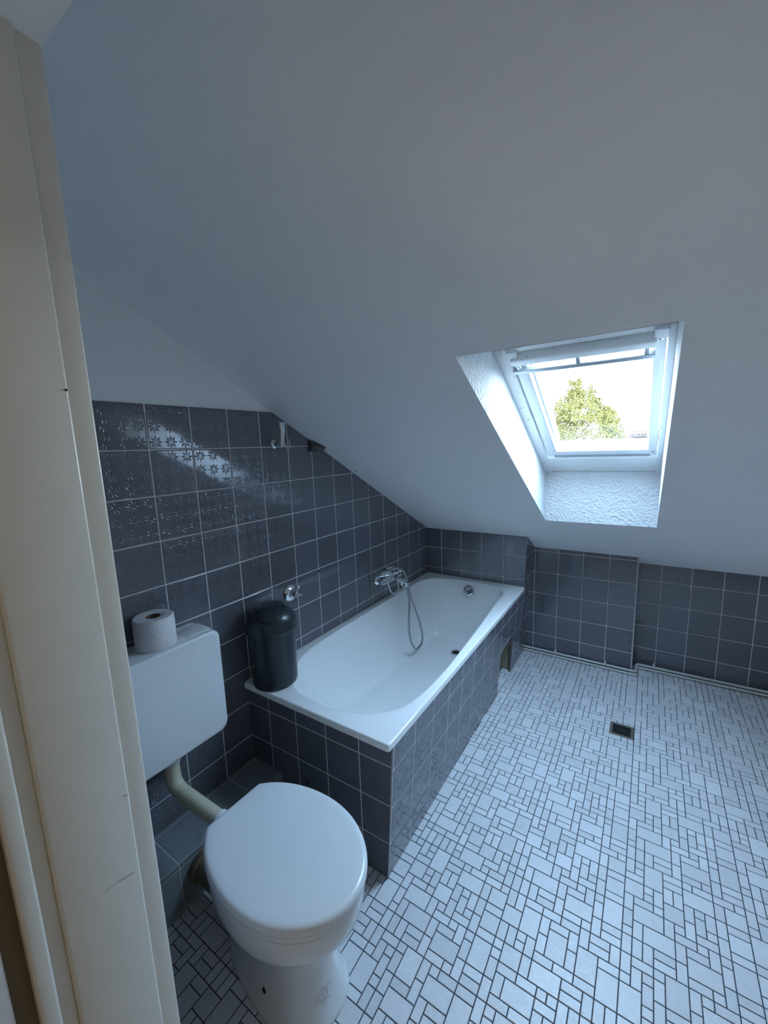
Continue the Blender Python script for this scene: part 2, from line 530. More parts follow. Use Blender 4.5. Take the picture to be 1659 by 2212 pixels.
def build_walls():
    # left: tiles up to 1.63 m, paint above, all under the slope
    zt = ZF - 0.0055
    bm = bmesh.new()
    uvf = lambda p: (p[1] + 3.0, p[2] - ZF + 3.0)
    top_poly(bm, 0.0, YF, 2.42, 0.0, 0, uvf, zt)
    yc = (zt - 0.3601 - ZF) / -0.5412
    pts = [(-0.0065, YF, zt), (-0.0065, yc + 0.006, zt), (-0.0065, YF, z_line(YF) + 0.004)]
    quad_uv(bm, pts, [uvf(p) for p in pts], 1)
    pts = [(0, YF, zt), (0, yc, zt), (-0.0065, yc, zt), (-0.0065, YF, zt)]
    quad_uv(bm, pts, [uvf(p) for p in pts], 1)
    bx(bm, -0.12, -0.007, YF, 2.50, 0, 0.9, mat=1)
    o = tag(link('wall_left', bm, [M_TILE, M_PAINT]), kind='structure')
    # far: three steps, tiled to the slope
    bm = bmesh.new()
    def far(x0, x1, y, u0, z0=0.0):
        z1 = z_line(y) + 0.004
        pts = [(x0, y, z0), (x1 - (0.020 if z0 else 0.0), y, z0), (x1, y, z1), (x0, y, z1)]
        quad_uv(bm, pts, [(p[0] - u0 + 3.0, p[2] - ZF + 3.0) for p in pts], 0)
    def side(x, y0, y1, v0, z0=0.0, lean=0.0):
        pts = [(x - lean, y0, z0), (x - lean - 0.002 * (lean > 0), y1, z0), (x, y1, z_line(y1) + 0.004), (x, y0, z_line(y0) + 0.004)]
        quad_uv(bm, pts, [(p[1] - v0 + 3.0, p[2] - ZF + 3.0) for p in pts], 0)
    Y1, Y2, Y3, XS = 2.0728, 2.283, 2.405, 1.3245
    far(0.0, 0.718, Y1, 0.1160, 0.508); side(0.718, Y1, Y2, Y1 + 0.001, 0.508, 0.018)
    far(0.655, XS, Y2, 0.7215); side(XS, Y2, Y3, Y2 + 0.001)
    far(XS, XR, Y3, 1.4472)
    bx(bm, XS - 0.0075, XS + 0.0012, Y2 - 0.0010, Y2 + 0.004, 0, z_line(Y2), mat=2)    # pale corner strip
    bx(bm, 0, XR, Y3 + 0.002, Y3 + 0.12, 0, 0.55, mat=1)
    tag(link('wall_back', bm, [M_TILE_FAR, M_PAINT, M_STRIP]), kind='structure')
    # right (outside the frame): a tiled skirting row, paint above
    bm = bmesh.new()
    top_poly(bm, XR, YF, 2.42, 0.0, 0, lambda p: (p[1] + 3.0, p[2] - ZF + 3.0), 0.18)
    top_poly(bm, XR + 0.006, YF, 2.42, 0.18, 1, lambda p: (p[1], p[2]))
    tag(link('wall_right', bm, [M_TILE, M_PAINT]), kind='structure')
    # door wall with its opening
    bm = bmesh.new()
    dx0, dx1, dz = 0.66, 1.70, 1.95
    bx(bm, -0.12, dx0, YF - 0.125, YF, 0, 2.6); bx(bm, dx1, XR + 0.12, YF - 0.125, YF, 0, 2.6)
    bx(bm, dx0, dx1, YF - 0.125, YF, dz, 2.6)
    for a, b in ((0.0, 0.60), (1.76, XR)):                # tiled towards the bathroom like the other walls
        pts = [(a, YF + 0.003, 0), (b, YF + 0.003, 0), (b, YF + 0.003, zt), (a, YF + 0.003, zt)]
        quad_uv(bm, pts, [(p[0] + 3.0, p[2] - ZF + 3.0) for p in pts], 1)
    tag(link('wall_front', bm, [M_PAINT, M_TILE]), kind='structure')
build_walls()

# ------------------------------------------------------------------ hall behind the camera
def build_hall():
    y0, y1, x0, x1, h = -2.10, YF - 0.125, -0.10, 2.60, 2.35
    bm = bmesh.new()
    bx(bm, x0 - 0.1, x1 + 0.1, y0 - 0.1, y0, 0, h)
    tag(link('wall_hall_end', bm, M_HALL), kind='structure')
    bm = bmesh.new(); bx(bm, x0 - 0.1, x0, y0, y1, 0, h)
    tag(link('wall_hall_left', bm, M_HALL), kind='structure')
    bm = bmesh.new(); bx(bm, x1, x1 + 0.1, y0, y1, 0, h)
    tag(link('wall_hall_right', bm, M_HALL), kind='structure')
    bm = bmesh.new(); bx(bm, x0 - 0.1, x1 + 0.1, y0 - 0.1, y1, h, h + 0.1)
    tag(link('ceiling_hall', bm, M_HALL), kind='structure')
    bm = bmesh.new(); bx(bm, x0 - 0.1, x1 + 0.1, y0 - 0.1, y1, -0.1, -0.002)
    tag(link('floor_hall', bm, M_HALLFLOOR), kind='structure')
    ld = bpy.data.lights.new('hall_fill_light', 'POINT')       # warm fill light added in the unseen hall
    ld.energy = 15.0; ld.color = (1.0, 0.88, 0.70); ld.shadow_soft_size = 0.15
    lo = bpy.data.objects.new('hall_fill_light', ld); col.objects.link(lo)
    lo.location = (0.15, -1.75, 2.05)
build_hall()

def build_door_frame():
    x, z1, yb = 0.72, 1.953, -0.286
    t = empty('door_1', (0.69, -0.36, 0)); tag(t, kind='structure')
    d = dict(bev=0.0025, seg=3)
    for nm, y0, y1, dx in (('rebate', -0.3145, yb, 0.0), ('lining', -0.4125, -0.3135, 0.006), ('rebate', -0.431, -0.4115, -0.001), ('casing', -0.4495, -0.4295, 0.004)):
        box(nm, M_JAMB, t, x - 0.06, x + dx, y0, y1, 0, z1, bev=0.0035 if nm != 'rebate' else 0.003, seg=3)
    box('gap_shade_strip', M_GAP, t, x - 0.06, x - 0.012, -0.470, -0.449, 0, z1)  # brown colour stands in for the shadow behind the casing
    box('casing', M_WHITE, t, x - 0.16, x - 0.004, -0.497, -0.470, 0, z1, bev=0.004, seg=3)
    # head of the opening, painted like the ceiling
    box('head', M_PAINT, t, x - 0.06, 1.66, -0.4125, yb + 0.0005, z1, z1 + 0.06)
    box('lining', M_JAMB, t, 1.64, 1.70, -0.4495, yb, 0, z1, bev=0.003, seg=3)
    bm = bmesh.new()
    P = Vector((x + 0.0066, -0.3165, 1.5545))
    lathe(bm, [(0.0017, 0), (0.0013, 0.0004)], axis_matrix(P, (1, 0, 0)), 10)
    link('nick', bm, M_BLACK, t)
    for (p0, p1, rr) in (((-0.3228, 0.8417), (-0.3449, 0.8477), 0.0005), ((-0.3449, 0.8477), (-0.3632, 0.849), 0.0003), ((-0.3165, 0.972), (-0.322, 0.9733), 0.0007)):
        bm = bmesh.new()
        tube(bm, [(x + 0.0060, p0[0], p0[1]), (x + 0.0060, p1[0], p1[1])], rr, 6)
        link('scuff', bm, M_SCUFF, t)
build_door_frame()

# ------------------------------------------------------------------ roof window
def sbox(name, m, parent, x0, x1, s0, s1, n0, n1, bev=0.003, seg=2):
    M = Matrix((( 1, U_Y.x, N_UP.x, P0.x), (0, U_Y.y, N_UP.y, P0.y), (0, U_Y.z, N_UP.z, P0.z), (0, 0, 0, 1)))
    return box(name, m, parent, x0, x1, s0, s1, n0, n1, bev, seg, M)

def build_window():
    hx0, hx1, hs0, hs1 = HOLE
    gx0, gx1, gs0, gs1 = GOLE
    t = empty('window_1', slope(1.13, 1.38, 0.24)); tag(t, kind='structure')
    bm = bmesh.new()
    A = [(hx0, hs0), (hx1, hs0), (hx1, hs1), (hx0, hs1)]; B = [(gx0, gs0), (gx1, gs0), (gx1, gs1), (gx0, gs1)]
    for k in range(4):
        a0, a1, b0, b1 = A[k], A[(k + 1) % 4], B[k], B[(k + 1) % 4]
        bm.faces.new([bm.verts.new(p) for p in (slope(*a0, 0), slope(*a1, 0), slope(*b1, 0.237), slope(*b0, 0.237))])
    link('reveal', bm, M_REVEAL, t)
    f = empty('frame', slope(1.13, 1.38, 0.25)); f.parent = t; f.matrix_parent_inverse = t.matrix_world.inverted()
    sbox('side_member', M_PEEL, f, gx0 - 0.01, 0.916, gs0, gs1, 0.232, 0.31)
    sbox('side_member', M_WHITE, f, 1.372, gx1 + 0.01, gs0, gs1, 0.232, 0.31)
    sbox('top_member', M_PEEL, f, gx0, gx1, gs0 - 0.01, 0.908, 0.236, 0.31)
    sbox('sill_member', M_PEEL, f, gx0, gx1, 1.722, gs1 + 0.01, 0.236, 0.31)
    s = empty('sash', slope(1.13, 1.38, 0.25)); s.parent = t; s.matrix_parent_inverse = t.matrix_world.inverted()
    sbox('stile', M_WHITE, s, 0.9215, 0.963, 0.912, 1.700, 0.242, 0.330)
    sbox('stile', M_WHITE, s, 1.3365, 1.3685, 0.912, 1.700, 0.242, 0.330)
    bm = bmesh.new()
    cs = [(1.655, 0.243), (1.657, 0.242), (1.703, 0.242), (1.716, 0.332), (1.714, 0.332), (1.692, 0.308)]
    loft(bm, [[slope(xx, a, b) for a, b in cs] for xx in (0.9225, 1.3680)])
    link('bottom_rail', bm, M_WHITE, s)
    sbox('top_rail', M_WHITE, s, 0.9215, 1.3685, 0.915, 0.958, 0.252, 0.330)
    sbox('glazing_bead', M_PEEL, s, 0.963, 0.970, 0.955, 1.660, 0.275, 0.330, 0.001)
    sbox('glazing_bead', M_ALU, s, 0.9605, 0.9640, 0.955, 1.660, 0.2405, 0.275, 0.0008)
    sbox('glazing_bead', M_PEEL, s, 1.331, 1.337, 0.955, 1.660, 0.285, 0.330, 0.001)
    sbox('bottom_channel', M_ALU, s, 0.950, 1.345, 1.690, 1.712, 0.2395, 0.246, 0.0015)
    sbox('pane', M_GLASS, t, 0.955, 1.345, 0.935, 1.697, 0.306, 0.310, 0.0)
    fl = sbox('vent_flap', M_PEEL, t, 0.924, 1.345, 0.922, 0.953, 0.212, 0.256, 0.006, 3)
    sbox('hinge_plate', M_WHITE, fl, 1.338, 1.374, 0.890, 0.930, 0.224, 0.250, 0.002)
    sbox('hinge_plate', M_WHITE, fl, 0.916, 0.948, 0.895, 0.945, 0.224, 0.250, 0.002)
    hb = sbox('grab_bar', M_ALU, t, 0.920, 1.342, 0.985, 1.004, 0.216, 0.234, 0.003, 3)
    for xx in (0.943, 1.132, 1.321):
        sbox('bar_bracket', M_ALU, hb, xx - 0.006, xx + 0.006, 0.950, 0.988, 0.219, 0.231, 0.0015)
    for xx, ss in ((0.934, 0.970), (1.3535, 0.948), (1.3565, 1.672)):
        bm = bmesh.new()
        lathe(bm, [(0.008, 0), (0.0075, 0.003), (0.005, 0.0045), (0.0015, 0.0045), (0.0012, 0.002)], axis_matrix(slope(xx, ss, 0.2425), -N_UP), 18)
        link('screw', bm, M_CHROME, t, smooth=True)
    pd = bpy.data.lights.new('skylight_portal', 'AREA')        # samples the real sky through the pane
    pd.shape = 'RECTANGLE'; pd.size = 0.40; pd.size_y = 0.74
    pd.cycles.is_portal = True
    po = bpy.data.objects.new('skylight_portal', pd); col.objects.link(po)
    Mx = Matrix((( 1, U_Y.x, N_UP.x, 0), (0, U_Y.y, N_UP.y, 0), (0, U_Y.z, N_UP.z, 0), (0, 0, 0, 1)))
    po.matrix_world = Matrix.Translation(slope(1.15, 1.30, 0.322)) @ Mx
build_window()

# ------------------------------------------------------------------ bathtub and its tiled surround
RIM = 0.537
def catmull(P, n):
    out = []
    L = len(P)
    for i in range(L):
        a, b, c, d = (Vector(P[(i + k) % L]) for k in (-1, 0, 1, 2))
        for k in range(n):
            t = k / n
            out.append(0.5 * ((2 * b) + (c - a) * t + (2 * a - 5 * b + 4 * c - d) * t * t + (3 * b - a - 3 * c + d) * t ** 3))
    return out

def build_tub():
    t = empty('bathtub', (0.36, 1.24, 0.0), 'white enamel built-in bathtub along the tiled left wall', 'bathtub')
    inner = [(0.046, 0.800), (0.075, 0.660), (0.130, 0.560), (0.230, 0.487), (0.360, 0.466), (0.480, 0.481), (0.570, 0.519), (0.640, 0.600),
             (0.668, 0.715), (0.676, 0.900), (0.668, 1.100), (0.654, 1.350), (0.638, 1.560), (0.625, 1.750), (0.620, 1.860), (0.605, 1.930),
             (0.565, 1.972), (0.500, 1.998), (0.420, 2.012), (0.330, 2.018), (0.240, 2.010), (0.150, 1.985), (0.085, 1.945), (0.052, 1.880),
             (0.042, 1.750), (0.038, 1.500), (0.038, 1.200), (0.040, 0.980)]
    ip = [Vector((p.x, p.y)) for p in catmull([Vector((a, b, 0)) for a, b in inner], 24)]
    cx, cy = 0.355, 1.2415
    hx, hy = 0.3545, 0.8300
    corner = [math.atan2(sy * hy, sx * hx) for sx in (1, -1) for sy in (1, -1)]
    angs = [math.atan2(p.y - cy, p.x - cx) for p in ip[::2]]
    for ca in corner:
        angs += [ca + d for d in (-0.02, -0.010, -0.005, -0.0025, 0, 0.0025, 0.005, 0.010, 0.02)]
    angs = sorted(set(round(a, 5) for a in angs))
    def on_poly(a):
        d = Vector((math.cos(a), math.sin(a))); o = Vector((cx, cy)); best = None
        for p, q in zip(ip, ip[1:] + ip[:1]):
            e = q - p; den = d.x * e.y - d.y * e.x
            if abs(den) < 1e-12: continue
            w = p - o
            s = (w.x * e.y - w.y * e.x) / den; u = (w.x * d.y - w.y * d.x) / den
            if s > 0 and -1e-6 <= u <= 1 + 1e-6: best = s if best is None else min(best, s)
        return o + d * best
    I = [on_poly(a) for a in angs]
    def rect(a, ex=0.0, n=120):
        c, s = math.cos(a), math.sin(a)
        r = (abs(c / (hx + ex)) ** n + abs(s / (hy + ex)) ** n) ** (-1 / n)
        return Vector((cx + r * c, cy + r * s))
    loops = []
    def outer(ex, z): loops.append([Vector((*rect(a, ex), z)) for a in angs])
    outer(-0.012, RIM - 0.0265); outer(-0.0015, RIM - 0.0262); outer(0.0, RIM - 0.0245); outer(0.0, RIM - 0.0235); outer(0.0, RIM - 0.0055); outer(-0.0004, RIM - 0.0035); outer(-0.0018, RIM - 0.0014); outer(-0.0042, RIM - 0.0002); outer(-0.0065, RIM); outer(-0.011, RIM)
    def toward(f, z):
        loops.append([Vector((*(i + (rect(a, -0.011) - i) * f), z)) for i, a in zip(I, angs)])
    toward(0.35, RIM - 0.0002); toward(0.14, RIM - 0.0005); toward(0.05, RIM - 0.0014)
    bx0, bx1, by0, by1 = 0.150, 0.560, 0.985, 1.905
    def bot(p):
        fx = (p.x - 0.038) / (0.676 - 0.038); fy = (p.y - 0.466) / (2.018 - 0.466)
        return Vector((bx0 + (bx1 - bx0) * fx, by0 + (by1 - by0) * fy))
    B = [bot(p) for p in I]
    for g, d in ((0.0, 0.0032), (0.010, 0.0062), (0.026, 0.0130), (0.055, 0.028), (0.10, 0.055), (0.18, 0.105), (0.28, 0.165), (0.38, 0.222),
                 (0.47, 0.268), (0.56, 0.305), (0.66, 0.336), (0.76, 0.358), (0.87, 0.372), (1.0, 0.380)):
        loops.append([Vector((*(i + (b - i) * g), RIM - d)) for i, b in zip(I, B)])
    dr = Vector((0.368, 1.735))
    for f, d in ((0.75, 0.3835), (0.45, 0.388), (0.2, 0.392), (0.06, 0.394)):
        loops.append([Vector((*(dr + (b - dr) * f), RIM - d)) for b in B])
    bm = bmesh.new()
    loft(bm, loops, False, True)
    link('tub_body', bm, M_ENAMEL, t, smooth=True, angle=60)
    bm = bmesh.new()
    tube(bm, [(0.0034, 0.436, RIM - 0.001), (0.0034, 2.0690, RIM - 0.001), (0.690, 2.0690, RIM - 0.001)], 0.0032, 8)
    link('silicone_joint', bm, plain('grey_silicone', (0.40, 0.385, 0.36), 0.6, vary=0.35, nscale=18), t, smooth=True)
    zb = RIM - 0.391
    bm = bmesh.new()
    lathe(bm, [(0.033, -0.002), (0.033, 0.002), (0.030, 0.0035), (0.025, 0.003), (0.023, -0.001)], Matrix.Translation((dr.x, dr.y, zb)), 32)
    o = link('drain', bm, M_CHROME, t, smooth=True)
    bm = bmesh.new()
    lathe(bm, [(0.0225, 0.0006), (0.021, 0.0016)], Matrix.Translation((dr.x, dr.y, zb)), 28)
    link('drain_hole', bm, M_BLACK, o)
    bm = bmesh.new()
    lathe(bm, [(0.037, 0.0), (0.037, 0.010), (0.034, 0.015), (0.026, 0.0165), (0.024, 0.014), (0.010, 0.0145)], axis_matrix((0.352, 2.004, 0.4735), (0.0, -1.0, 0.30)), 36)
    link('overflow_cap', bm, M_CHROME, t, smooth=True, angle=30)
build_tub()

def build_surround():
    t = empty('tub_surround', (0.70, 1.2, 0), 'grey tiled surround under the bathtub rim with an open hatch', 'tub surround')
    zt = RIM - 0.020
    yf = 0.4314
    def px(z): return 0.7095 - (zt - z) * 0.068           # the long side leans in towards the floor
    def toe(y): return -0.007 * (y - 0.43)
    bm = bmesh.new()
    pts = [(0.001, yf, 0), (px(0), yf, 0), (px(zt), yf, zt), (0.001, yf, zt)]
    quad_uv(bm, pts, [(p[0] - 0.1225 + 3.0, p[2] - ZF + 3.0 - (0.010 * p[0])) for p in pts])
    link('end_panel', bm, M_TILE, t)
    bm = bmesh.new()
    uvf = lambda p: (p[1] - 0.4445 + 3.0 + (zt - p[2]) * 0.0125, (p[2] - (ZF - 1.213)) * 1.036 + 3.0)
    def P(y, z): return (px(z) + toe(y), y, z)
    hy0, hy1, hz = 1.655, 1.922, 0.262
    for (a, b, c, d) in ((yf, hy0, 0, zt), (hy1, 2.2828, 0, zt), (hy0, hy1, hz, zt)):
        pts = [P(a, c), P(b, c), P(b, d), P(a, d)]
        quad_uv(bm, pts, [uvf(p) for p in pts])
    # broken upper corner of the hatch
    pts = [P(hy0, hz - 0.03), P(hy0 + 0.055, hz - 0.004), P(hy0 + 0.11, hz), P(hy0, hz)]
    quad_uv(bm, pts, [uvf(p) for p in pts])
    o = link('side_panel', bm, M_TILE, t)
    bm = bmesh.new()                                      # raw edges of the hatch
    for (a, b) in (((hy0, 0), (hy0, hz)), ((hy0, hz), (hy1, hz)), ((hy1, hz), (hy1, 0))):
        q = [Vector(P(*a)), Vector(P(*b))]
        bm.faces.new([bm.verts.new(p) for p in (q[0], q[1], q[1] - Vector((0.011, 0, 0)), q[0] - Vector((0.011, 0, 0)))])
    link('hatch_edge', bm, M_MASON, o)
    bm = bmesh.new()
    pts = [(0.02, yf + 0.02, 0.0015), (px(0) - 0.07, yf + 0.02, 0.0015), (px(0) - 0.07, 2.06, 0.0015), (0.02, 2.06, 0.0015)]
    bm.faces.new([bm.verts.new(p) for p in pts])
    link('hatch_floor', bm, M_MASON, o)
    # corner joint
    bm = bmesh.new()
    tube(bm, [(px(0) + 0.0002, yf - 0.0005, 0), (px(zt) + 0.0002, yf - 0.0005, zt)], 0.0024, 8)
    link('corner_joint', bm, plain('joint_grey', (0.30, 0.28, 0.28), 0.8), t)
    bm = bmesh.new()
    lathe(bm, [(0.012, -0.001), (0.012, 0.0006), (0.010, 0.0008)], axis_matrix((0.3147, yf, ZF - 1.4316), (0, -1, 0)), 18)
    link('drilled_hole', bm, M_BLACK, t)
    # board seen through the hatch
    bm = bmesh.new()
    bx(bm, 0.470, 0.641, 1.948, 1.962, 0.0025, 0.150, 0.001)
    bx(bm, 0.608, 0.641, 1.948, 1.962, 0.148, 0.285, 0.001)
    b = link('hatch_board', bm, M_BOARD)
    tag(b, 'beige board standing inside the open hatch of the tub surround', 'board')
build_surround()

def build_ledge():
    t = empty('tiled_ledge', (0.08, 0.1, 0), 'low tiled pipe ledge along the wall behind the toilet', 'ledge')
    bm = bmesh.new()
    z1, x1, y0, y1 = 0.178, 0.166, YF, 0.4314
    def face(pts, uvs): quad_uv(bm, pts, uvs)
    pts = [(0.0005, y0, z1), (x1, y0, z1), (x1, y1, z1), (0.0005, y1, z1)]
    face(pts, [(p[1] + 3.0, p[0] + 3.0 - 0.0155) for p in pts])
    pts = [(x1, y0, 0), (x1, y1, 0), (x1, y1, z1), (x1, y0, z1)]
    face(pts, [(p[1] + 3.0, p[2] - 0.162 + 3.0) for p in pts])
    link('tile_cladding', bm, M_LEDGE, t)
    # waste pipe leaving the ledge
    w = empty('waste_pipe', (0.25, 0.02, 0.1), 'dark beige waste pipe between the toilet foot and the tiled ledge', 'waste pipe')
    bm = bmesh.new()
    tube(bm, bend([(0.1665, 0.075, 0.112), (0.25, 0.075, 0.112), (0.38, 0.075, 0.112)], 0.05), 0.046, 24)
    link('pipe', bm, M_BROWNPIPE, w, smooth=True)
    bm = bmesh.new()
    lathe(bm, [(0.046, 0), (0.052, 0.0), (0.054, 0.004), (0.054, 0.018), (0.051, 0.021), (0.046, 0.021)], axis_matrix((0.172, 0.075, 0.112), (1, 0, 0)), 28, cap0=False, cap1=False)
    link('collar', bm, M_BROWNPIPE, w, smooth=True)
build_ledge()

# ------------------------------------------------------------------ toilet
TO = Vector((0.3683, 0.0813, 0)); TA = -0.0335
TM = Matrix.Translation(TO) @ Matrix.Rotation(TA, 4, 'Z')
def d_outline(L, hw, hb, xm, x0=0.0, n=40, e=1.0):
    out = []
    c = math.sqrt(max(1e-9, 1 - (hb / hw) ** 2))
    nb = 14
    for k in range(nb):                                    # right side from the back edge forward
        s = 1 - k / nb
        out.append((xm - (xm - x0) * s, -hw * math.sqrt(1 - (s * c) ** 2)))
    for k in range(n + 1):
        th = -math.pi / 2 + math.pi * k / n
        out.append((xm + (L - xm) * abs(math.cos(th)) ** e, hw * math.copysign(abs(math.sin(th)) ** e, th)))
    for k in range(1, nb + 1):
        s = k / nb
        out.append((xm - (xm - x0) * s, hw * math.sqrt(1 - (s * c) ** 2)))
    m = 8
    for k in range(1, m): out.append((x0, hb - 2 * hb * k / m))
    return out

def build_toilet():
    t = empty('toilet', TO, 'white floor-standing toilet with closed lid beside the bathtub end', 'toilet')
    def loop(z, L, hw, hb, xm, x0, e=1.0): return [TM @ Vector((a, b, z)) for a, b in d_outline(L, hw, hb, xm, x0, 40, e)]
    Z = 0.438
    bm = bmesh.new()                                       # lid
    loft(bm, [loop(Z - 0.026, .461, .1755, .090, .232, 0.001), loop(Z - 0.023, .463, .1775, .091, .232, 0.0), loop(Z - 0.012, .463, .1775, .091, .232, 0.0),
              loop(Z - 0.006, .461, .1755, .090, .232, 0.001), loop(Z - 0.0022, .457, .1715, .087, .232, 0.004), loop(Z - 0.0004, .450, .1645, .082, .232, 0.009),
              loop(Z, .430, .145, .07, .232, 0.025)])
    link('lid', bm, M_SEAT, t, smooth=True, angle=35)
    bm = bmesh.new()                                       # seat ring
    loft(bm, [loop(Z - 0.046, .455, .170, .092, .230, 0.004), loop(Z - 0.042, .459, .174, .094, .230, 0.002), loop(Z - 0.031, .459, .174, .094, .230, 0.002), loop(Z - 0.0275, .456, .171, .092, .230, 0.004)])
    link('seat', bm, M_SEAT, t, smooth=True, angle=35)
    bm = bmesh.new()                                       # ceramic bowl and pedestal
    zb = Z - 0.0475
    prof = [(0.0, .378, .112, .052, .245, -.010, .82), (0.006, .381, .115, .054, .245, -.010, .82), (0.016, .378, .111, .052, .245, -.010, .82), (0.045, .368, .100, .048, .24, -.006, .84), (0.12, .358, .088, .044, .235, 0.0, .86),
            (0.20, .358, .087, .044, .23, 0.0, .88), (0.248, .366, .094, .050, .23, -.004, .90), (0.276, .390, .120, .070, .23, -.008, .94), (0.294, .418, .147, .078, .23, -.012, .97),
            (0.306, .436, .161, .082, .23, -.012, .99), (0.320, .444, .167, .083, .23, -.008, .99), (0.345, .449, .170, .084, .23, -.002, .99), (zb - 0.008, .454, .172, .086, .23, 0.004, .99),
            (zb - 0.002, .453, .171, .086, .23, 0.005, .99), (zb, .448, .166, .082, .23, 0.008, .99)]
    loft(bm, [loop(*p) for p in prof])
    bowl = link('bowl', bm, M_BOWL, t, smooth=True, angle=50)
    for sy in (-1, 1):
        bm = bmesh.new()
        Q = TM @ Vector((0.213, sy * 0.0950, 0.066))
        d = TM.to_3x3() @ Vector((0.05, sy * 0.95, 0.22))
        lathe(bm, [(0.0075, -0.006), (0.0075, 0.0015), (0.006, 0.0028)], axis_matrix(Q, d), 16)
        link('bolt_hole', bm, M_BLACK, bowl)
    for sy in (-1, 1):
        bm = bmesh.new()
        a = TM @ Vector((0.014, sy * 0.062, Z - 0.036)); b = TM @ Vector((0.014, sy * 0.092, Z - 0.036))
        tube(bm, [a, b], 0.009, 16)
        link('hinge', bm, M_SEAT, t, smooth=True)
build_toilet()

def build_cistern():
    x0, x1, y0, y1, z0, z1 = 0.002, 0.136, -0.125, 0.2425, 0.497, 0.872
    t = empty('toilet_cistern', (0.06, 0.06, z0), 'white plastic wall cistern with rounded corners above the pipe ledge', 'cistern')
    def rr(x, z0, z1, r, inset=0.0, n=8):
        a, b, c, d = y0 + inset, y1 - inset, z0 + inset, z1 - inset
        out = []
        for (cy, cz, s) in ((b - r, c + r, -90), (b - r, d - r * .75, 0), (a + r, d - r * .75, 90), (a + r, c + r, 180)):
            for k in range(n + 1):
                th = math.radians(s + 90 * k / n)
                rz = r * .75 if s in (0, 90) else r
                out.append(Vector((x, cy + r * math.cos(th), cz + rz * math.sin(th))))
        return out
    zs = z1 - 0.062
    bm = bmesh.new()
    r = 0.034
    loft(bm, [rr(x0, z0, z1, r), rr(x1 - 0.010, z0, z1, r), rr(x1 - 0.004, z0, z1, r, 0.0015), rr(x1 - 0.001, z0, z1, r, 0.005), rr(x1, z0, z1, r, 0.010)])
    body = link('body', bm, M_CISTERN, t, smooth=True, angle=35)
    bm = bmesh.new()                                        # seam of the cover
    bx(bm, x1 - 0.02, x1 + 0.0004, y0 + 0.006, y1 - 0.004, zs - 0.0009, zs + 0.0009)
    bx(bm, 0.01, x1 - 0.008, y1 - 0.0035, y1 + 0.0004, zs - 0.0009, zs + 0.0009)
    link('cover_seam', bm, plain('pale_seam', (0.80, 0.80, 0.79), 0.5), t)
    bm = bmesh.new()
    bx(bm, 0.030, 0.110, 0.146, 0.226, z1 - 0.006, z1 + 0.0028, 0.0018, 2)
    link('flush_plate', bm, M_CISTERN, t, smooth=True)
    bm = bmesh.new()
    lathe(bm, [(0.033, 0.012), (0.033, -0.020), (0.029, -0.034), (0.0262, -0.036)], Matrix.Translation((0.078, 0.057, z0)), 32)
    link('pipe_nut', bm, M_CISTERN, t, smooth=True)
    e = TM @ Vector((-0.030, -0.008, 0.347))
    bm = bmesh.new()
    pp = bend([(0.078, 0.057, z0 - 0.02), (0.078, 0.057, 0.372), tuple(e)], 0.085, 12)
    tube(bm, pp, 0.0245, 24)
    link('flush_pipe', bm, M_CREAMPIPE, t, smooth=True)
    bm = bmesh.new()
    d = (e - Vector((0.078, 0.057, 0.372))).normalized()
    lathe(bm, [(0.0265, -0.02), (0.0295, -0.017), (0.0295, 0.03), (0.027, 0.034)], axis_matrix(e - d * 0.022, d), 28)
    link('spigot_collar', bm, M_CERAMIC, t, smooth=True)
build_cistern()

# ------------------------------------------------------------------ loose things
def build_roll():
    zb = 0.8725
    t = empty('toilet_roll', (0.064, 0.066, zb), 'white toilet paper roll standing on the cistern', 'toilet roll')
    M = Matrix.Translation((0.064, 0.066, zb))
    R, r, h = 0.0585, 0.021, 0.097
    bm = bmesh.new()
    rows = lathe(bm, [(r, 0.001), (R - 0.002, 0.0005), (R, 0.003), (R + 0.0006, h * .5), (R, h - 0.004), (R - 0.003, h), (R * .7, h - 0.0012), (r + 0.002, h - 0.0005), (r, h - 0.002)], M, 64, cap0=False, cap1=False)
    n = 64
    for i in range(n):
        bm.faces.new((rows[-1][i], rows[-1][(i + 1) % n], rows[0][(i + 1) % n], rows[0][i]))
    link('paper', bm, M_PAPER, t, smooth=True)
    bm = bmesh.new()
    rows = lathe(bm, [(r - 0.0002, 0.001), (r - 0.0002, h - 0.001), (r - 0.0018, h - 0.001), (r - 0.0018, 0.001)], M, 40, cap0=False, cap1=False)
    for i in range(40):
        bm.faces.new((rows[-1][i], rows[-1][(i + 1) % 40], rows[0][(i + 1) % 40], rows[0][i]))
    link('cardboard_core', bm, M_CARD, t, smooth=True)
build_roll()

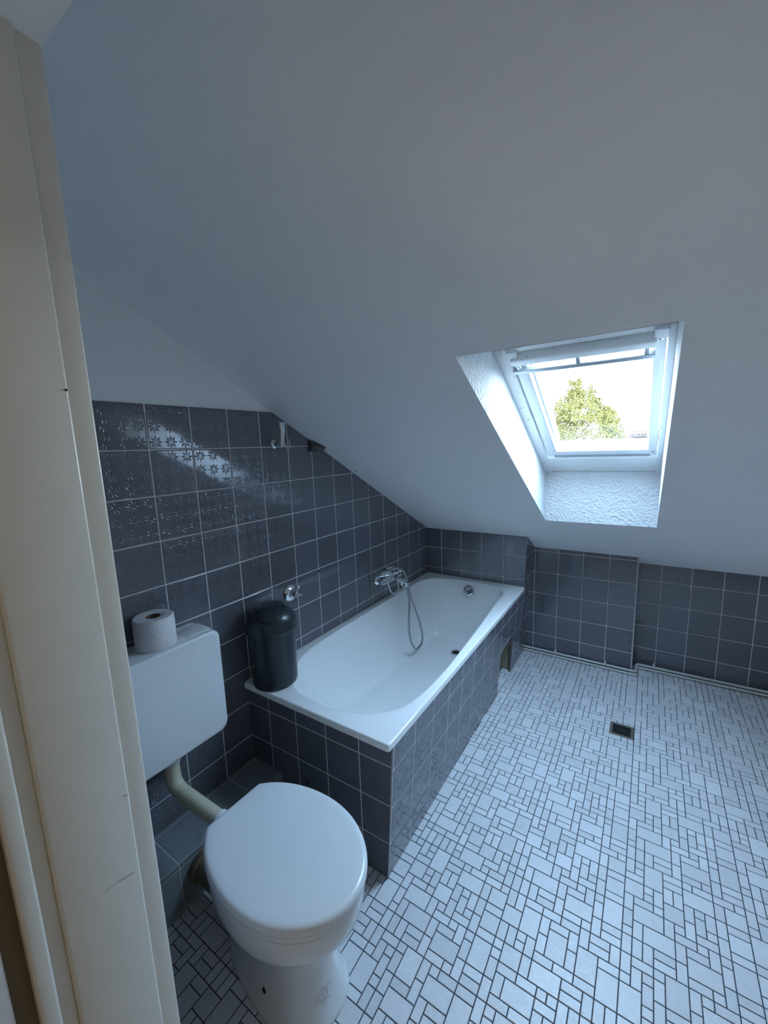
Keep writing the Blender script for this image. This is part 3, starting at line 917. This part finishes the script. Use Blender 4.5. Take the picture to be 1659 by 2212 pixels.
def build_bin():
    c = Vector((0.1075, 0.4905, RIM + 0.0005))
    t = empty('swing_bin', c, 'dark slate plastic swing-lid bin on the bathtub corner', 'bin')
    M = Matrix.Translation(c)
    bm = bmesh.new()
    lathe(bm, [(0.081, 0.0), (0.0865, 0.002), (0.0890, 0.007), (0.0900, 0.02), (0.0945, 0.226), (0.0945, 0.234)], M, 64)
    link('bucket', bm, M_BIN, t, smooth=True)
    prof = [(0.0945, 0.2265), (0.0995, 0.2265), (0.1012, 0.2290), (0.1010, 0.2430), (0.0985, 0.2520)]
    R, z0, H = 0.0985, 0.252, 0.078
    for k in range(1, 15):
        a = math.radians(90 * k / 15)
        prof.append((R * math.cos(a) ** 0.85, z0 + H * math.sin(a)))
    prof.append((0.004, z0 + H))
    bm = bmesh.new()
    lathe(bm, prof, M, 64)
    lid = link('lid', bm, M_BIN, t, smooth=True)
    # swing flap: a patch of the dome that runs over the top towards the viewer's side
    az = math.atan2(-0.72, 0.80)
    F, S = Vector((math.cos(az), math.sin(az), 0)), Vector((-math.sin(az), math.cos(az), 0))
    def dome(u, v, lift):
        """u across, v along F, both metres in plan"""
        q = min(math.hypot(u, v), R * 0.995)
        a = math.acos(min(1.0, (q / R) ** (1 / 0.85)))
        return c + S * u + F * v + Vector((0, 0, z0 + H * math.sin(a) + lift))
    def patch(hw, v1, v0, lift, m, nm, par, drop=0.004):
        bm = bmesh.new()
        nu, nv = 20, 30
        def half(v):                                        # rounded far and near ends
            r = hw * 0.97
            for end, sgn in ((v1, 1), (v0, -1)):
                d = (end - v) * sgn
                if d < r: return hw - r + math.sqrt(max(0, r * r - (r - d) ** 2))
            return hw
        rows = []
        for j in range(nv + 1):
            f = j / nv
            f = 0.5 - 0.5 * math.cos(math.pi * f)
            v = v0 + (v1 - v0) * f
            h = half(v)
            rows.append([dome(-h + 2 * h * i / nu, v, lift) for i in range(nu + 1)])
        top = [[bm.verts.new(p) for p in r] for r in rows]
        for j in range(nv):
            for i in range(nu):
                bm.faces.new((top[j][i], top[j][i + 1], top[j + 1][i + 1], top[j + 1][i]))
        bmesh.ops.remove_doubles(bm, verts=bm.verts, dist=1e-5)
        e = [x for x in bm.edges if x.is_boundary]
        r = bmesh.ops.extrude_edge_only(bm, edges=e)
        bmesh.ops.translate(bm, vec=(0, 0, -drop), verts=[g for g in r['geom'] if isinstance(g, bmesh.types.BMVert)])
        return link(nm, bm, m, par, smooth=True, angle=40)
    patch(0.0555, 0.0940, -0.0940, 0.0009, M_BINGAP, 'flap_gap', lid)
    patch(0.0510, 0.0890, -0.0890, 0.0026, M_BIN, 'swing_flap', t)
build_bin()

def build_valve():
    p = Vector((0.0, 0.7025, ZF - 0.8115))
    t = empty('wall_valve', p, 'round chrome stop valve on the tiled wall above the bin', 'valve')
    bm = bmesh.new()
    lathe(bm, [(0.039, -0.001), (0.039, 0.003), (0.037, 0.006), (0.031, 0.011), (0.022, 0.0150), (0.0165, 0.0165), (0.0155, 0.022)], axis_matrix(p, (1, 0, 0)), 48)
    link('rosette', bm, M_CHROME, t, smooth=True, angle=30)
    bm = bmesh.new()
    lathe(bm, [(0.0125, 0.015), (0.0125, 0.040), (0.0115, 0.043), (0.010, 0.044)], axis_matrix(p, (1, 0, 0)), 28)
    link('stem', bm, M_CHROME, t, smooth=True, angle=30)
    h = p + Vector((0.035, 0, 0))
    bm = bmesh.new()
    for d in (Vector((0, 0.55, 0.80)), Vector((0.0, 0.9, -0.35)), Vector((0.0, -0.95, 0.30)), Vector((0, -0.2, -0.95))):
        d.normalize()
        if d.y < 0: continue
        tube(bm, [h, h + d * 0.020, h + d * 0.036, h + d * 0.040], 0.006, 14, rfun=lambda i: (0.0062, 0.0058, 0.0066, 0.004)[i])
    link('handle', bm, M_CHROME, t, smooth=True)
build_valve()

def build_mixer():
    zc = 0.672
    t = empty('bath_mixer', (0.0, 1.47, zc), 'chrome bath mixer tap on the tiled wall over the tub', 'mixer tap')
    for y in (1.400, 1.545):
        bm = bmesh.new()
        lathe(bm, [(0.031, -0.001), (0.031, 0.004), (0.028, 0.012), (0.020, 0.019), (0.017, 0.022), (0.017, 0.040)], axis_matrix((0, y, zc), (1, 0, 0)), 36)
        link('wall_flange', bm, M_CHROME, t, smooth=True, angle=30)
    bm = bmesh.new()
    lathe(bm, [(0.012, -0.105), (0.019, -0.104), (0.021, -0.098), (0.021, -0.07), (0.024, -0.06), (0.026, 0), (0.024, 0.06), (0.021, 0.07), (0.021, 0.098), (0.019, 0.104), (0.012, 0.105)],
          axis_matrix((0.052, 1.4725, zc + 0.004), (0, 1, 0)), 32)
    link('body', bm, M_CHROME, t, smooth=True, angle=30)
    bm = bmesh.new()
    tube(bm, spline([(0.060, 1.485, zc), (0.095, 1.490, zc - 0.004), (0.130, 1.497, zc - 0.012), (0.152, 1.500, zc - 0.022)], 6), 0.0135, 20)
    s = link('spout', bm, M_CHROME, t, smooth=True)
    bm = bmesh.new()
    lathe(bm, [(0.0145, 0.008), (0.0150, 0.0), (0.0150, -0.018), (0.0125, -0.020)], Matrix.Translation((0.150, 1.500, zc - 0.024)), 24)
    link('aerator', bm, M_CHROME, s, smooth=True, angle=30)
    bm = bmesh.new()                                        # bow-shaped lever
    tube(bm, spline([(0.070, 1.407, 0.690), (0.072, 1.420, 0.645), (0.073, 1.445, 0.600), (0.073, 1.478, 0.575), (0.073, 1.505, 0.573), (0.072, 1.525, 0.590), (0.070, 1.533, 0.618), (0.066, 1.535, 0.655)], 6), 0.0052, 14)
    link('lever', bm, M_CHROME, t, smooth=True)
    bm = bmesh.new()                                        # cradle fork on top
    bx(bm, 0.040, 0.075, 1.455, 1.492, zc + 0.024, zc + 0.052, 0.005)
    bx(bm, 0.070, 0.120, 1.452, 1.462, zc + 0.044, zc + 0.068, 0.003)
    bx(bm, 0.070, 0.120, 1.486, 1.496, zc + 0.044, zc + 0.068, 0.003)
    link('cradle', bm, M_CHROME, t, smooth=True)
    bm = bmesh.new()
    lathe(bm, [(0.011, 0.0), (0.011, -0.018), (0.0095, -0.022)], Matrix.Translation((0.112, 1.506, zc - 0.018)), 20)
    link('hose_outlet', bm, M_CHROME, t, smooth=True)
    # hand shower resting on the cradle
    h = empty('hand_shower', (0.095, 1.40, 0.745), 'chrome hand shower lying on the mixer with its hose hanging into the tub', 'hand shower')
    bm = bmesh.new()
    d = Vector((0.10, -0.05, -0.95))
    lathe(bm, [(0.030, 0.016), (0.040, 0.012), (0.052, 0.002), (0.055, -0.006), (0.053, -0.011), (0.045, -0.012)], axis_matrix((0.100, 1.322, 0.757), -d), 40)
    link('spray_head', bm, M_CHROME, h, smooth=True, angle=30)
    bm = bmesh.new()
    tube(bm, spline([(0.100, 1.350, 0.764), (0.100, 1.385, 0.765), (0.100, 1.420, 0.760), (0.100, 1.452, 0.752)], 5), 0.011, 20, rfun=lambda i: 0.0145 - 0.0003 * i)
    link('handle', bm, M_CHROME, h, smooth=True)
    H = [(0.1, 1.4484, 0.7525), (0.105, 1.4795, 0.74), (0.115, 1.5163, 0.7196), (0.125, 1.5311, 0.6861), (0.13, 1.5431, 0.6448), (0.14, 1.5435, 0.5988), (0.145, 1.5526, 0.5488), (0.155, 1.5896, 0.4528), (0.165, 1.6226, 0.365),
         (0.175, 1.6411, 0.2748), (0.178, 1.637, 0.2328), (0.182, 1.6063, 0.2093), (0.185, 1.5423, 0.2079), (0.182, 1.4968, 0.2616), (0.178, 1.4775, 0.3144), (0.17, 1.4804, 0.3801), (0.165, 1.4941, 0.4481),
         (0.16, 1.5125, 0.5058), (0.15, 1.5241, 0.5593), (0.135, 1.515, 0.604), (0.113, 1.507, 0.634)]
    bm = bmesh.new()
    tube(bm, spline(H, 8), 0.0068, 14)
    link('hose', bm, M_HOSE, h, smooth=True)
build_mixer()

def build_shower_holder():
    p = Vector((0.0, 0.6715, ZF - 0.138))
    t = empty('shower_holder', p, 'chrome shower holder on the wall at the top row of tiles', 'shower holder')
    bm = bmesh.new()
    lathe(bm, [(0.020, -0.001), (0.020, 0.004), (0.017, 0.009), (0.012, 0.012), (0.011, 0.03)], axis_matrix(p, (1, 0, 0)), 32)
    link('rosette', bm, M_CHROME, t, smooth=True, angle=30)
    bm = bmesh.new()
    tube(bm, [p + Vector((0.015, 0, 0)), p + Vector((0.060, -0.012, 0.004))], 0.0095, 18)
    link('arm', bm, M_CHROME, t, smooth=True)
    bm = bmesh.new()
    M = axis_matrix(p + Vector((0.060, -0.012, 0.010)), (0.06, 0.04, 1))
    lathe(bm, [(0.011, -0.022), (0.0125, -0.018), (0.013, 0.028), (0.0145, 0.034), (0.0150, 0.075), (0.0140, 0.078), (0.0115, 0.078), (0.0110, 0.050)], M, 28)
    link('socket', bm, M_CHROME, t, smooth=True, angle=30)
    bm = bmesh.new()
    tube(bm, spline([p + Vector((0.075, 0.010, 0.020)), p + Vector((0.082, 0.013, 0.000)), p + Vector((0.080, 0.010, -0.022)), p + Vector((0.070, 0.004, -0.024)), p + Vector((0.066, 0.0, 0.0))], 5), 0.0022, 10)
    link('clip', bm, M_CHROME, t, smooth=True)
build_shower_holder()

def build_bracket():
    p = Vector((0.0, 0.893, ZF - 0.150))
    t = empty('rod_bracket', p, 'small grey-brown plastic rod bracket where the tiles meet the slope', 'bracket')
    bm = bmesh.new()
    bx(bm, 0.0, 0.022, p.y - 0.012, p.y + 0.020, p.z - 0.024, p.z + 0.020, 0.003)
    link('base', bm, M_BRACKET, t, smooth=True)
    bm = bmesh.new()
    tube(bm, [p + Vector((0.014, 0.010, 0.004)), p + Vector((0.030, 0.040, -0.006)), p + Vector((0.036, 0.056, -0.012))], 0.012, 18, rfun=lambda i: (0.0155, 0.012, 0.0095)[i])
    link('socket', bm, M_BRACKET, t, smooth=True)
    bm = bmesh.new()
    q = p + Vector((0.036, 0.056, -0.012))
    tube(bm, [q, q + Vector((0.003, 0.007, -0.003))], 0.0078, 16)
    link('tip', bm, M_PIPE, t, smooth=True)
build_bracket()

def build_plug():
    bm = bmesh.new()
    lathe(bm, [(0.0055, -0.001), (0.0055, 0.002), (0.004, 0.004)], axis_matrix((0, 0.899, ZF - 0.7624), (1, 0, 0)), 14)
    o = link('wall_plug', bm, M_BLACK)
    tag(o, 'small black wall plug in a joint of the tiled wall above the tub', 'wall plug')
build_plug()

def build_floor_drain():
    x0, x1, y0, y1 = 1.2525, 1.3575, 1.612, 1.716
    t = empty('floor_drain', (1.305, 1.664, 0), 'small square floor drain with bronze frame in the white mosaic', 'floor drain')
    bm = bmesh.new()
    w = 0.0125
    for a, b, c, d in ((x0, x1, y0, y0 + w), (x0, x1, y1 - w, y1), (x0, x0 + w, y0 + w, y1 - w), (x1 - w, x1, y0 + w, y1 - w)):
        bx(bm, a, b, c, d, -0.004, 0.0016, 0.0008, 1)
    link('frame', bm, M_BRONZE, t)
    bm = bmesh.new()
    bx(bm, x0 + w, x1 - w, y0 + w, y1 - w, -0.004, -0.0008)
    link('well', bm, M_BLACK, t)
    bm = bmesh.new()
    cx, cy = (x0 + x1) / 2, (y0 + y1) / 2
    for r in (0.033, 0.019):
        g = 0.0035
        for a, b, c, d in ((cx - r, cx + r, cy - r, cy - r + g), (cx - r, cx + r, cy + r - g, cy + r), (cx - r, cx - r + g, cy - r, cy + r), (cx + r - g, cx + r, cy - r, cy + r)):
            bx(bm, a, b, c, d, -0.002, 0.0006)
    bx(bm, cx - 0.011, cx + 0.011, cy - 0.011, cy + 0.011, -0.002, 0.0004)
    link('grate', bm, M_GRATE, t)
build_floor_drain()

def build_pipes():
    r = 0.0072
    for nm, dz, dy, lab in (('heating_pipe', 0.0285, 0.0, 'white heating pipe along the far tiled wall, the upper of the pair'),
                            ('heating_pipe', 0.0095, -0.006, 'white heating pipe along the far tiled wall, the lower one by the floor')):
        y2, y3 = 2.264 + dy, 2.372 + dy
        bm = bmesh.new()
        tube(bm, bend([(0.664, y2, dz), (1.345 - dy, y2, dz), (1.347 - dy, y3, dz), (XR, y3, dz + 0.010)], 0.018), r, 16)
        o = link(nm, bm, M_PIPE, None, smooth=True)
        tag(o, lab, 'pipe', 'heating pipes')
    for x, y, lab in ((0.8755, 2.264, 'white pipe clip nearest the bathtub on the far wall'), (1.1775, 2.264, 'white pipe clip left of the wall step'), (1.441, 2.372, 'white pipe clip right of the wall step')):
        t = empty('pipe_clip', (x, y, 0.03), lab, 'pipe clip', 'pipe clips')
        bm = bmesh.new(); bx(bm, x - 0.007, x + 0.007, y - 0.0085, y + 0.009, 0.036, 0.050, 0.002)
        link('saddle', bm, M_PIPE, t, smooth=True)
        bm = bmesh.new(); tube(bm, [(x, y + 0.006, 0.046), (x, y + (2.283 if x < 1.36 else 2.405) - y, 0.046)], 0.0035, 10)
        link('peg', bm, M_PIPE, t)
build_pipes()

# ------------------------------------------------------------------ outside: tree and house beyond the roof window
def ray(u, v):
    R = cam.matrix_world.to_3x3()
    return (R @ Vector(((u - W_PX / 2) / FOCAL_PX, -(v - H_PX / 2) / FOCAL_PX, -1))).normalized()
def at(u, v, dist):                                          # point at horizontal distance dist
    d = ray(u, v)
    return CAM + d * (dist / math.hypot(d.x, d.y))

def build_tree():
    D = 17.0
    top = at(1243, 816, D)
    base = Vector((at(1262, 950, D).x, at(1262, 950, D).y, -9.0))
    t = empty('tree', base, 'leafy green tree outside seen through the roof window', 'tree')
    F = Vector((ray(1262, 930).x, ray(1262, 930).y, 0)).normalized(); S = Vector((F.y, -F.x, 0))
    rng = random.Random(5)
    trunk_top = top - Vector((0, 0, 0.5))
    bm = bmesh.new()
    P = [base, base.lerp(trunk_top, 0.4) + S * 0.08, base.lerp(trunk_top, 0.75) - S * 0.05, trunk_top]
    Ps = spline(P, 8)
    tube(bm, Ps, 0.2, 10, rfun=lambda i: 0.24 * (1 - i / len(Ps)) + 0.012)
    # crown outline from the photograph's silhouette, as lobes in depth
    lobes = []
    def lobe(u, v, ru, rv, k=1.0, dd=0.0):
        c = at(u, v, D + dd); m = (D + dd) / FOCAL_PX * 1.06
        lobes.append((c, ru * m, rv * m, k))
    for a in ((1243, 838, 14, 22, .8), (1258, 862, 20, 16), (1230, 868, 24, 20), (1278, 848, 9, 14, .5), (1290, 866, 12, 10, .5), (1222, 890, 26, 22), (1256, 890, 30, 24), (1210, 905, 18, 26), (1292, 890, 22, 18, .8),
              (1310, 900, 18, 16, .8), (1235, 925, 40, 26), (1285, 920, 36, 26), (1322, 922, 20, 20), (1215, 938, 24, 18), (1260, 948, 60, 24), (1318, 942, 26, 16), (1260, 975, 90, 30), (1180, 960, 40, 30), (1160, 990, 60, 40), (1330, 985, 40, 30)):
        lobe(*a[:4], k=a[4] if len(a) > 4 else 1.0, dd=rng.uniform(-0.5, 0.5))
    for c, rx, rz, k in lobes:
        s = trunk_top.lerp(base, rng.uniform(0.1, 0.3))
        s = Vector((s.x, s.y, min(s.z, c.z - 0.2)))
        tube(bm, spline([s, s.lerp(c, 0.5) + Vector((0, 0, -0.08)), c], 4), 0.03, 6, rfun=lambda i: 0.028 - 0.0022 * i)
    link('trunk', bm, M_BARK, t, smooth=True)
    bm = bmesh.new()
    for c, rx, rz, k in lobes:
        n = min(int(2300 * rx * rz * k) + 9, 210)               # sprays of small leaves
        for _ in range(n):
            while True:
                a, b, d = (rng.uniform(-1, 1) for _ in range(3))
                if a * a + b * b + d * d < 1: break
            q = c + S * a * rx + Vector((0, 0, b * rz)) + F * d * rx
            grow = ((q - c) + Vector((0, 0, 0.15))).normalized()
            for _ in range(rng.randrange(14, 30)):
                f = rng.uniform(-0.5, 1.0)
                p = q + grow * f * 0.10 + Vector((rng.gauss(0, 1), rng.gauss(0, 1), rng.gauss(0, 1))) * 0.045
                ln = rng.uniform(0.018, 0.036); wd = ln * 0.42
                ax = (grow * 0.5 + Vector((rng.gauss(0, 1), rng.gauss(0, 1), rng.gauss(-0.3, 0.8)))).normalized()
                sd = ax.orthogonal().normalized(); sd.rotate(Matrix.Rotation(rng.uniform(0, 6.28), 3, ax))
                nn = ax.cross(sd) * (wd * 0.25)
                v = [bm.verts.new(x) for x in (p - ax * ln, p + sd * wd + nn, p + ax * ln, p - sd * wd + nn)]
                bm.faces.new((v[0], v[1], v[2])); bm.faces.new((v[0], v[2], v[3]))
    link('foliage', bm, M_LEAF, t)
build_tree()

def build_house():
    D = 62.0
    c = at(1372, 948, D)
    F = Vector((ray(1372, 940).x, ray(1372, 940).y, 0)).normalized(); S = Vector((F.y, -F.x, 0))
    m = D / FOCAL_PX * 1.05
    t = empty('house', (c.x, c.y, -9), 'distant house with red tiled roof seen through the roof window', 'house')
    Mx = Matrix(((S.x, F.x, 0, c.x), (S.y, F.y, 0, c.y), (0, 0, 1, 0), (0, 0, 0, 1)))
    ze, zr = at(1372, 951, D).z, at(1372, 929.5, D).z
    hw = 34 * m * 2.2
    xl = -30 * m
    bm = bmesh.new()
    bx(bm, xl, xl + hw, 0.4, 9, -9, ze, M=Mx)
    link('wall', bm, M_RENDER, t)
    bm = bmesh.new()
    q = [Mx @ Vector(p) for p in ((xl - .3, 0, ze - .1), (xl + hw, 0, ze - .1), (xl + hw, 4.5, zr), (xl + 1.4, 4.5, zr), (xl - .3, 9.5, ze - .1), (xl + hw, 9.5, ze - .1))]
    v = [bm.verts.new(p) for p in q]
    bm.faces.new((v[0], v[1], v[2], v[3])); bm.faces.new((v[3], v[2], v[5], v[4])); bm.faces.new((v[0], v[3], v[4]))
    link('roof', bm, M_ROOF, t)
    d0, d1 = -2 * m, 40 * m
    za, zb = at(1372, 943.5, D).z, at(1372, 934.5, D).z
    bm = bmesh.new(); bx(bm, d0, d1, 0.7, 4, za, zb, M=Mx)
    dm = link('dormer', bm, M_RENDER, t)
    k = 0
    x = d0 + 2.2 * m
    while x < d1 - 2 * m:
        bm = bmesh.new(); bx(bm, x, x + 2.0 * m, 0.62, 0.8, za + 1.6 * m, zb - 1.8 * m, M=Mx)
        link('window', bm, M_DARKGLASS, dm)
        x += 4.3 * m
    bm = bmesh.new()
    bx(bm, d0 - 6 * m, d1, -0.9, 0.3, at(1372, 957, D).z, at(1372, 947.5, D).z, M=Mx)
    link('lower_wall', bm, M_RENDER, t)
    return t
build_house()

def build_ground():
    bm = bmesh.new()
    bm.faces.new([bm.verts.new(p) for p in ((-150, 6, -9), (150, 6, -9), (150, 220, -9), (-150, 220, -9))])
    tag(link('ground', bm, plain('grass_ground', (0.06, 0.08, 0.04), 0.9)), kind='structure')
build_ground()
